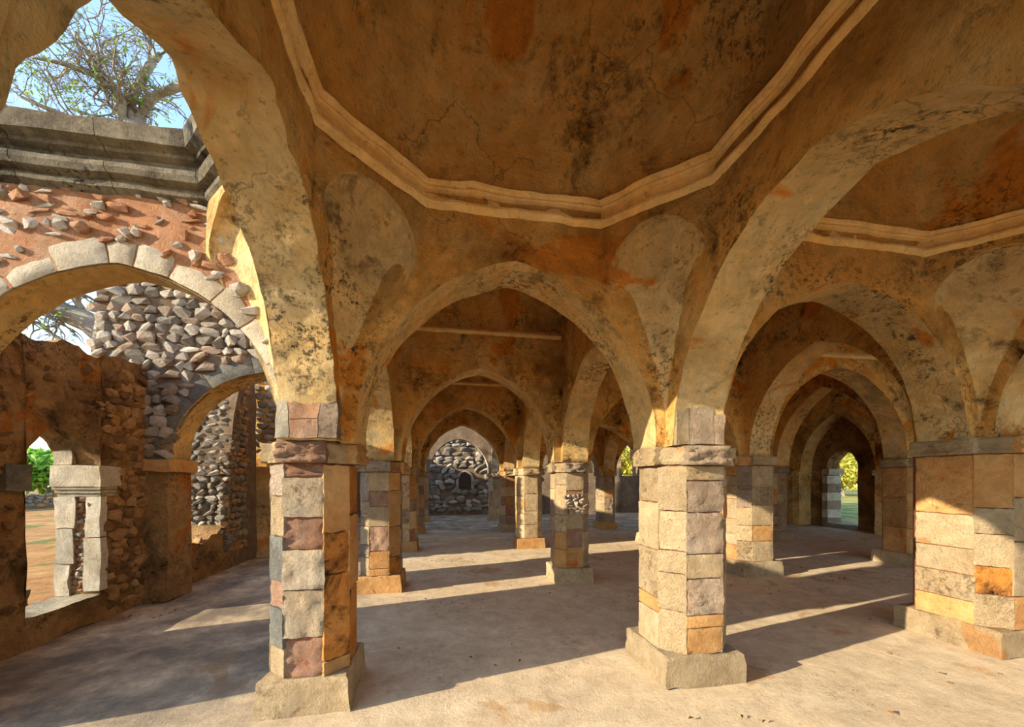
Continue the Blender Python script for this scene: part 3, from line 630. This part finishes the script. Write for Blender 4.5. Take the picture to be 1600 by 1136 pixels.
mb.grid([[tuple(rough((XW1 + q[0], Y[1] - 0.195 + 0.24 * k / 4, q[1] - 0.012), 0.010, 0.006)) for q in cvW1] for k in range(5)])
mb.build('plaster_lining', M['arch'], aw, True)

# ------------------------------------------------------------------ west wall with its pointed window
WT = 0.42; XWo = XW - WT / 2
def win_cols(a0, a1, w0, w1, spring, crown, step=0.12):
    cols = []; n = max(1, int((w0 - a0) / step)); cols += [(a0 + (w0 - a0) * i / n, 0.0) for i in range(n + 1)]
    cols += [(w0, spring * k / 5) for k in range(1, 5)]
    cols += arch_curve(w0, w1, spring, crown, 10)
    cols += [(w1, spring * k / 5) for k in range(4, 0, -1)]
    n = max(1, int((a1 - w1) / step)); cols += [(w1 + (a1 - w1) * i / n, 0.0) for i in range(n + 1)]
    return cols
y0w = 3.1; wA, wB = 4.30, 5.10
mb = MB(); topw = lambda u: 2.98 + noise.noise(Vector((u * 2.1, 3, 0))) * 0.14 + noise.noise(Vector((u * 8, 3, 0))) * 0.05 + 0.35 * max(0, u - 2.1)
slab_mesh(mb, (XWo, y0w), (0, 1), win_cols(0, Y[2] + 0.1 - y0w, wA - y0w, wB - y0w, 1.76, 2.14), topw, WT, 16, 4, (0.03, 0.018))
ww = mb.build('wall_left', M['wall_dark'], None, True); tag(ww, kind='structure')
mb = MB(); nn_ = 10
mb.grid([[tuple(rough((XWo - WT / 2 + WT * i / 6, wA + (wB - wA) * j / 10, 0.30), 0.03, 0.015)) for i in range(7)] for j in range(11)])
mb.build('window_sill', M['sill'], ww, True)
free_block('sill_wall', ww, XW - WT + 0.01, XW, wA - 0.02, wB + 0.02, 0.0, 0.292, M['wall_dark'], (0.03, 0.018))
rubble(ww, (XW, y0w), (0, 1), (1, 0), (0.3, Y[2] - 0.25 - y0w), (0.08, 2.85), 0.105, lambda a, z: not (wA - y0w - 0.12 < a < wB - y0w + 0.12 and z < 2.3), [M['stone_warm'], M['stone_brown'], M['stone_brown']], 0.6, 0.28, 6, cap=200, vary=0.45)
rubble(ww, (XW, y0w), (0, 1), (1, 0), (wB - y0w + 0.15, Y[2] - 0.25 - y0w), (0.1, 2.9), 0.15, lambda a, z: True, [M['stone_warm'], M['stone_warm'], M['stone_brown']], 0.95, 0.34, 66, cap=95, vary=0.4, fat=1.15)
# window jamb: dressed stones, red core stones and a stepped capital
for (z0, z1, xa, xb) in ((0.3, 0.66, XW - 0.42, XW - 0.29), (0.66, 1.06, XW - 0.42, XW - 0.25), (1.06, 1.42, XW - 0.42, XW - 0.23), (0.34, 0.95, XW - 0.15, XW + 0.012), (0.95, 1.42, XW - 0.13, XW + 0.012)):
    free_block('jamb_stone', ww, xa, xb, wB - 0.035, wB + 0.06, z0 + 0.006, z1 - 0.006, M['voussoir'])
rubble(ww, (XW - 0.30, wB), (1, 0), (0, -1), (0.0, 0.18), (0.34, 1.42), 0.075, lambda a, z: True, [M['mortar_red'], M['stone'], M['block_red']], 0.95, 0.45, 8)
cap_ = free_block('capital', ww, XW - 0.43, XW + 0.04, wB - 0.07, wB + 0.22, 1.53, 1.76, M['voussoir'])
for k in range(3):
    free_block('capital_step', cap_, XW - 0.425 + 0.012 * k, XW + 0.03 - 0.01 * k, wB - 0.06 + 0.016 * k, wB + 0.18, 1.53 - 0.04 * (k + 1) + 0.004, 1.53 - 0.04 * k, M['sill'], (0.004, 0.003))
free_block('jamb_stone', ww, XW - 0.42, XW - 0.24, wB - 0.05, wB + 0.1, 1.765, 1.93, M['voussoir'])
free_block('capital', ww, XW - 0.2, XW + 0.035, wA - 0.2, wA + 0.02, 1.5, 1.74, M['block_grey'])
# beyond the second row: low broken wall, fallen gap, standing end
def lump_wall(name, x0, x1, y0, y1, topf, mat, amp=(0.05, 0.03), n=14, K=8):
    mb = MB(); slab_mesh(mb, ((x0 + x1) / 2, y0), (0, 1), [((y1 - y0) * i / n, 0.0) for i in range(n + 1)], topf, x1 - x0, K, 3, amp)
    o = mb.build(name, mat, None, True); return tag(o, kind='structure')
gap = lump_wall('wall_left_low', XW - 0.5, XW, Y[2] + 0.1, 8.05, lambda u: 0.62 + noise.noise(Vector((u * 3, 1, 1))) * 0.12 + (max(0, u - 1.25) * 0.9), M['wall_dark'])
rubble(gap, (XW - 0.1, Y[2] + 0.1), (0, 1), (1, 0), (0.2, 1.9), (0.1, 0.6), 0.17, lambda a, z: True, [M['stone_warm'], M['wall_dark']], 0.6, 0.35, 12)
for k in range(14): pass
end = lump_wall('wall_left_far', XW - 0.55, XW, 7.55, 8.7, lambda u: 1.5 + 2.0 * min(1, u / 0.55) + noise.noise(Vector((u * 4, 5, 1))) * 0.2, M['wall_grey'])
rubble(end, (XW - 0.55, 7.53), (1, 0), (0, -1), (0.0, 0.55), (0.3, 3.4), 0.15, lambda a, z: True, [M['stone_grey'], M['stone'], M['stone_grey']], 1.0, 0.6, 13)
rubble(end, (XW, 7.5), (0, 1), (1, 0), (0.0, 0.75), (0.3, 3.4), 0.15, lambda a, z: z < 1.7 + 2.4 * a, [M['stone_grey'], M['stone_warm'], M['stone_grey']], 1.0, 0.5, 14)
A['W3L3'] = arch('arch', 'ochre arch at the far end of the roofless aisle', (XW, Y[3]), (XL, Y[3]), crown=3.0, top=ragged(4.0, 0.2, 1.6, 18), leg=(0.5, 0.3), g=(-0.3, 0.2), K=10, n=18, mat=M['arch'])
rubble(A['W3L3'], (XW, Y[3] - 0.2), (1, 0), (0, -1), (0.0, L2w - 0.25), (2.0, 3.9), 0.2, lambda a, z: above(arch_curve(0.5, L2w - 0.3, SPR, 3.0, 30), a, z, 0.2), [M['stone_grey'], M['stone']], 0.95, 0.45, 15)
def wpier(x0, x1, y0, y1, z1, label, mat, cat='pilaster', name='wall_pilaster'):
    r = empty(name, ((x0 + x1) / 2, (y0 + y1) / 2, 0)); tag(r, label, cat, 'pilasters against the west wall'); cx, cy = (x0 + x1) / 2, (y0 + y1) / 2
    b = free_block('shaft', r, x0, x1, y0, y1, 0.0, z1 - 0.16, M[mat], (0.02, 0.012), 8); b.location = (-cx, -cy, 0)
    b = free_block('impost', r, x0, x1 + 0.05, y0 - 0.05, y1 + 0.05, z1 - 0.16, z1, M['block_ochre'], (0.02, 0.012)); b.location = (-cx, -cy, 0)
    return r
wpier(XW - 0.02, XW + 0.28, Y[2] - 0.24, Y[2] + 0.24, SPR, 'ochre pilaster on the west wall carrying the aisle arch', 'wall_dark')
wpier(XW - 0.02, XW + 0.5, Y[3] - 0.3, Y[3] + 0.24, SPR, 'orange pilaster at the far end of the west wall', 'arch')
wpier(XW - 0.02, XW1 + 0.3, Y[1] - 0.24, Y[1] + 0.06, SPR, 'pilaster of the west wall outside the picture to the left', 'wall_dark')
far_w = lump_wall('wall_left_end', XW - 0.4, XW, Y[3] + 0.25, 17.6, lambda u: 3.4 + noise.noise(Vector((u, 5, 1))) * 0.3, M['wall_grey'], n=30)

# plastered building beyond the gap
outb = MB(); slab_mesh(outb, (-9.5, 11.6), (1, 0), [(0.2 * i, 0) for i in range(0, 12)] + [(2.2, 0.7), (2.2, 2.3), (3.1, 2.3), (3.1, 0.7)] + [(3.1 + 0.25 * i, 0) for i in range(0, 11)], 4.2, 0.4, 10, 3, (0.02, 0.01))
ob = outb.build('wall_outbuilding', M['grey_plaster'], None, True); tag(ob, kind='structure')
mb = MB(); mb.box(-7.4, -6.3, 11.85, 12.2, 0, 2.5); mb.build('recess_back', M['hollow'], ob)
mb = MB(); mb.box(-9.4, -4.0, 11.3, 11.41, 3.05, 3.12); mb.box(-9.4, -4.0, 11.27, 11.41, 3.16, 3.22); mb.build('string_moulding', M['grey_plaster'], ob)

# ------------------------------------------------------------------ north wall of rubble with niche and window
mb = MB(); nw0 = -4.2
nich = (0.55 - nw0, 1.17 - nw0); wnd = (8.45 - nw0, 9.35 - nw0)
cols = [(0.3 * i, 0.0) for i in range(int(wnd[0] / 0.3))] + [(wnd[0], 0.0), (wnd[0], 1.8), (wnd[0], 2.4)] + arch_curve(wnd[0], wnd[1], 2.7, 3.5, 8) + [(wnd[1], 2.4), (wnd[1], 1.8), (wnd[1], 0.0)] + [(wnd[1] + 0.3 * i, 0.0) for i in range(1, 12)]
slab_mesh(mb, (nw0, YN + 0.3), (1, 0), cols, lambda u: 4.9 + noise.noise(Vector((u, 1, 1))) * 0.3, 0.6, 12, 3, (0.03, 0.02))
nw = mb.build('wall_back', M['wall_grey'], None, True); tag(nw, kind='structure')
free_block('window_sill', nw, 8.4, 9.4, YN + 0.02, YN + 0.6, 0, 1.8, M['wall_grey'])
rubble(nw, (nw0, YN), (1, 0), (0, -1), (2.6, 8.2), (0.15, 4.8), 0.33, lambda a, z: not (nich[0] - 0.12 < a < nich[1] + 0.12 and 1.1 < z < 2.15), [M['stone_grey'], M['stone_grey'], M['stone']], 1.0, 0.40, 16, fat=1.15)
def niche(parent, cx, w, z0, zs, zc, y, depth):
    mb = MB(); cv = [(-w / 2, z0), (-w / 2, (z0 + zs) / 2)] + [(q[0] - w / 2, q[1]) for q in arch_curve(0, w, zs, zc, 8)] + [(w / 2, (z0 + zs) / 2), (w / 2, z0)]
    n = len(cv); out = [(q[0] * 1.45, z0 - 0.1 + (q[1] - z0) * 1.22) for q in cv]
    mb.grid([[(cx + q[0], y - 0.05, q[1]) for q in out], [(cx + q[0], y - 0.06, q[1]) for q in cv], [(cx + q[0], y + 0.0, q[1]) for q in cv]])
    mb.build('niche_frame', M['grey_plaster'], parent)
    mb = MB(); mb.v = [(cx + q[0], y - 0.045, q[1]) for q in cv]; mb.f = [tuple(range(n))]; mb.build('niche_back', M['hollow'], parent)  # flat dark panel in place of the shaded hollow
niche(nw, 0.86, 0.56, 1.22, 1.62, 1.98, YN, 0.3)

# ------------------------------------------------------------------ east wall with blind arch and doorway
mb = MB(); ey0 = -5.6; d0, d1 = 10.15 - ey0, 11.15 - ey0
cols = [(0.4 * i, 0.0) for i in range(int(d0 / 0.4))] + [(d0, 0.0), (d0, 0.8), (d0, 1.5)] + arch_curve(d0, d1, 2.0, 2.6, 10) + [(d1, 1.5), (d1, 0.8), (d1, 0.0)] + [(d1 + 0.4 * i, 0.0) for i in range(1, 17)]
slab_mesh(mb, (XE + 0.55, ey0), (0, 1), cols, TOP, 0.5, 10, 4, (0.03, 0.02))
ew = mb.build('wall_right', M['wall_dark'], None, True); tag(ew, kind='structure')
ar = arch('arch', 'dark blind arch framing the doorway in the east wall', (XE + 0.05, Y[3]), (XE + 0.05, Y[4]), spring=1.9, crown=3.75, th=0.5, leg=(0.22, 0.3), g=(-0.3, -0.3), mat=M['arch'])
for yy, lb in ((Y[3], 'shaded pilaster left of the blind arch by the doorway'), (Y[4], 'shaded pilaster far side of the blind arch by the doorway')):
    r = empty('wall_pilaster', (XE + 0.05, yy, 0)); tag(r, lb, 'pilaster', 'pilasters against the east wall')
    b = free_block('shaft', r, XE - 0.2, XE + 0.3, yy - 0.26, yy + 0.24, 0, 1.74, M['arch'], (0.02, 0.01)); b.location = (-XE - 0.05, -yy, 0)
    b = free_block('impost', r, XE - 0.25, XE + 0.3, yy - 0.3, yy + 0.28, 1.74, 1.9, M['arch'], (0.02, 0.01)); b.location = (-XE - 0.05, -yy, 0)
# dressed door jamb and head
for k in range(6):
    free_block('jamb_stone', ew, XE + 0.27, XE + 0.83, 11.11, 11.3, 0.02 + k * 0.29, 0.30 + k * 0.29, M['voussoir' if k % 2 else 'block_rough'])
free_block('jamb_capital', ew, XE + 0.25, XE + 0.85, 11.04, 11.3, 1.78, 1.98, M['voussoir'])
free_block('door_sill', ew, XE + 0.27, XE + 0.85, 10.15, 11.15, 0.0, 0.14, M['sill'])
# south end is open; a plain wall closes the far side of the hall
mb = MB(); mb.box(XP - 0.2, 13.2, 12.0, 12.35, 0, TOP); tag(mb.build('wall_back_east', M['wall_dark']), kind='structure')

# ------------------------------------------------------------------ trees and shrubs
def Pw(px, py, z):
    X = (px - 800) / 600 * z; h = H + (750 - py) / 600 * z; c_, s_ = math.cos(YAW), math.sin(YAW)
    return Vector((c_ * X + s_ * z, -s_ * X + c_ * z, h))
def leaf_cloud(mb, c, rad, n, size, rr):
    for _ in range(n):
        d = Vector((rr.gauss(0, 1), rr.gauss(0, 1), rr.gauss(0, 1))).normalized() * (rr.random() ** 0.4)
        p = Vector(c) + Vector((d.x * rad[0], d.y * rad[1], d.z * rad[2])); a = Vector((rr.gauss(0, 1), rr.gauss(0, 1), rr.gauss(0, 1))).normalized(); b = a.cross(Vector((rr.gauss(0, 1), rr.gauss(0, 1), rr.gauss(0, 1)))).normalized()
        s = size * rr.uniform(0.6, 1.3); i = len(mb.v)
        mb.v.extend([tuple(p - a * s), tuple(p + b * s * 0.42), tuple(p + a * s), tuple(p - b * s * 0.42)]); mb.f.append((i, i + 1, i + 2, i + 3))
def smooth_path(pts, n=5):
    out = []
    for i in range(len(pts) - 1):
        p0 = pts[max(0, i - 1)]; p1 = pts[i]; p2 = pts[i + 1]; p3 = pts[min(len(pts) - 1, i + 2)]
        for k in range(n):
            t = k / n; out.append(0.5 * ((2 * p1) + (p2 - p0) * t + (2 * p0 - 5 * p1 + 4 * p2 - p3) * t * t + (3 * p1 - p0 - 3 * p2 + p3) * t ** 3))
    out.append(pts[-1]); return out
rb = random.Random(21)
tree = empty('baobab_tree', tuple(Vector((Pw(200, 750, 10).x, Pw(200, 750, 10).y, 0)))); tag(tree, 'bare-branched baobab with small green leaf tufts beyond the ruined wall', 'tree')
TO = Vector(tree.location)
twigs = MB(); leaves = MB()
def grow(p, d, ln, r, depth):
    pts = [p]; n = 4
    for i in range(n):
        d = (d + Vector((rb.gauss(0, 0.30), rb.gauss(0, 0.30), rb.gauss(0.03, 0.26)))).normalized(); pts.append(pts[-1] + d * ln / n)
    twigs.tube([q - TO for q in pts], [r * (1 - 0.6 * i / n) for i in range(n + 1)], 4 if r < 0.03 else 5)
    if depth > 0:
        for q in pts[1:]:
            for _ in range(2 if rb.random() < 0.45 else 1):
                e = (d + Vector((rb.gauss(0, 0.8), rb.gauss(0, 0.8), rb.gauss(0.0, 0.75)))).normalized(); grow(q, e, ln * rb.uniform(0.45, 0.8), max(0.006, r * 0.5), depth - 1)
    else:
        if rb.random() < 0.34: leaf_cloud(leaves, pts[-1] - TO, (0.07, 0.07, 0.06), 4, 0.05, rb)
def limb(name, px, radii, twn, ln=1.0):
    pts = smooth_path([Pw(*q) for q in px]); n = len(pts); rd = []
    for i in range(n):
        t = i / (n - 1) * (len(radii) - 1); k = min(int(t), len(radii) - 2); rd.append(radii[k] + (radii[k + 1] - radii[k]) * (t - k))
    mb = MB(); mb.tube([q - TO for q in pts], rd, 10); mb.build(name, M['bark'], tree, True)
    for _ in range(twn):
        i = rb.randrange(n // 4, n); d = (pts[min(i + 1, n - 1)] - pts[max(0, i - 1)]).normalized()
        e = (d * 0.8 + Vector((rb.gauss(0, 0.7), rb.gauss(0, 0.7), rb.gauss(0.1, 0.6)))).normalized(); grow(pts[i], e, ln * rb.uniform(0.6, 1.2), rd[i] * 0.42, 2)
limb('trunk', [(195, 846, 10), (190, 600, 10), (188, 460, 10), (205, 300, 10), (222, 205, 10)], [0.75, 0.6, 0.36, 0.32, 0.34], 0)
limb('limb', [(222, 212, 10), (192, 185, 9.9), (188, 150, 9.8), (160, 118, 9.6), (118, 50, 9.2)], [0.16, 0.11, 0.10, 0.07, 0.03], 11)
limb('limb', [(218, 210, 10), (204, 165, 10.1), (225, 120, 10.3), (240, 96, 10.4), (250, 85, 10.5)], [0.14, 0.10, 0.09, 0.08, 0.06], 6)
limb('limb', [(222, 210, 10), (220, 185, 10.1), (240, 152, 10.1), (290, 132, 10.2), (380, 100, 10.4)], [0.15, 0.12, 0.10, 0.09, 0.06], 5, 0.7)
limb('limb', [(212, 212, 10), (180, 192, 9.8), (120, 186, 9.5), (80, 172, 9.2), (30, 150, 9)], [0.10, 0.08, 0.06, 0.05, 0.03], 11)
limb('limb', [(188, 150, 9.8), (150, 120, 9.5), (100, 100, 9.2), (50, 90, 9)], [0.07, 0.06, 0.045, 0.02], 11)
limb('limb', [(90, 230, 9.2), (60, 195, 9.1), (20, 178, 9), (-30, 170, 9)], [0.12, 0.08, 0.06, 0.03], 5)
limb('limb', [(190, 545, 10), (145, 508, 10), (105, 490, 9.9), (70, 470, 9.8), (0, 440, 9.6)], [0.36, 0.28, 0.24, 0.22, 0.15], 5)
limb('limb', [(120, 545, 9.8), (85, 525, 9.8), (60, 505, 9.7), (20, 500, 9.6)], [0.06, 0.05, 0.04, 0.02], 5)
tag(twigs.build('twigs', M['bark'], tree, True), kind='stuff'); tag(leaves.build('leaves', M['leaf'], tree), kind='stuff')

def shrub(name, loc, rad, label, mat, n=1400, size=0.12, cat='shrub', group=None, stems=5, seed=1):
    rr = random.Random(seed); r = empty(name, loc); tag(r, label, cat, group)
    mb = MB(); mb2 = MB()
    for k in range(stems):
        a = rr.uniform(0, 6.28); tip = Vector((math.cos(a) * rad[0] * 0.5, math.sin(a) * rad[1] * 0.5, rad[2] * rr.uniform(1.0, 1.6)))
        mb.tube([Vector((math.cos(a) * 0.1, math.sin(a) * 0.1, 0)), tip * 0.5 + Vector((0, 0, 0.1)), tip], [0.07, 0.05, 0.02], 6)
        for j in range(4):
            c_ = Vector((rr.uniform(-0.6, 0.6) * rad[0], rr.uniform(-0.6, 0.6) * rad[1], rad[2] * rr.uniform(0.5, 1.5)))
            leaf_cloud(mb2, c_, (rad[0] * 0.5, rad[1] * 0.5, rad[2] * 0.42), n // (stems * 4), size, rr)
    mb.build('stem', M['bark'], r, True); tag(mb2.build('foliage', M[mat], r), kind='stuff'); return r
shrub('shrub', (-31.0, 36.0, 0), (4.5, 4.0, 2.2), 'bright green shrub seen through the pointed window', 'leaf_green', 5000, 0.3, seed=3)
shrub('shrub', (38.5, 31.5, 0), (4.0, 4.0, 2.6), 'yellow-green bush beyond the east doorway', 'leaf_yellow', 4600, 0.26, seed=4)
shrub('shrub', (46.0, 40.0, 0), (6.0, 6.0, 4.2), 'tall green bush farther off beyond the east doorway', 'leaf_green', 3600, 0.26, seed=5)
shrub('shrub', (12.5, 25.5, 0), (3.0, 2.5, 2.6), 'yellow bush outside the far north window', 'leaf_yellow', 3600, 0.2, seed=6)
shrub('shrub', (-2.0, 30.0, 0), (6.0, 4.0, 3.0), 'hedge of bushes behind the north wall', 'leaf_green', 1000, 0.3, seed=7)
# low dry-stone wall outside the window
mb = MB(); slab_mesh(mb, (-24.0, 21.0), (0.35, 1), [(0.3 * i, 0) for i in range(30)], lambda u: 0.75 + noise.noise(Vector((u, 2, 2))) * 0.2, 0.6, 5, 3, (0.08, 0.05))
lw = mb.build('field_wall', M['wall_grey'], None, True); tag(lw, 'low tumbled stone field wall outside the pointed window', 'wall', None, 'thing')
u_ = Vector((0.35, 1, 0)).normalized()
rubble(lw, (-24.0 + 0.3 * u_.y, 21.0 - 0.3 * u_.x), (0.35, 1), (u_.y, -u_.x), (0, 8.4), (0.1, 0.75), 0.3, lambda a, z: True, [M['stone_grey'], M['stone_warm']], 0.9, 0.5, 30)
o = free_block('fallen_block', None, -5.25, -4.75, 4.75, 5.35, 0.0, 0.34, M['block_grey'], (0.05, 0.03)); tag(o, 'dark fallen stone block lying just outside the pointed window', 'stone')

# ------------------------------------------------------------------ dead leaves and grit on the floor
rl = random.Random(5); mb = MB()
for k in range(420):
    if k < 260: x_, y_ = rl.uniform(-0.6, 7), rl.uniform(1.5, 9)
    else: cx_, cy_ = rl.choice(((0.1, 7.6), (2.9, 4.9), (-0.2, 5.0), (5.9, 5.2), (-3.4, 5.2), (-3.5, 6.6))); x_, y_ = rl.gauss(cx_, 0.3), rl.gauss(cy_, 0.12)
    if x_ < XW + 0.12 or any(abs(x_ - xx) < 0.46 and abs(y_ - yy) < 0.46 for xx in (XL, XR, XQ, XP) for yy in Y.values()): continue
    a = rl.uniform(0, 6.28); s = rl.uniform(0.008, 0.028); z_ = 0.012 + rl.uniform(0, 0.006); i = len(mb.v); ca, sa = math.cos(a) * s, math.sin(a) * s
    mb.v.extend([(x_ - ca, y_ - sa, z_), (x_ + sa * 0.4, y_ - ca * 0.4, z_ + s * 0.5), (x_ + ca, y_ + sa, z_), (x_ - sa * 0.4, y_ + ca * 0.4, z_ + s * 0.3)]); mb.f.append((i, i + 1, i + 2, i + 3))
tag(mb.build('leaf_litter', M['dead_leaf']), 'scattered dead leaves and grit on the hall floor', 'leaf litter', kind='stuff')
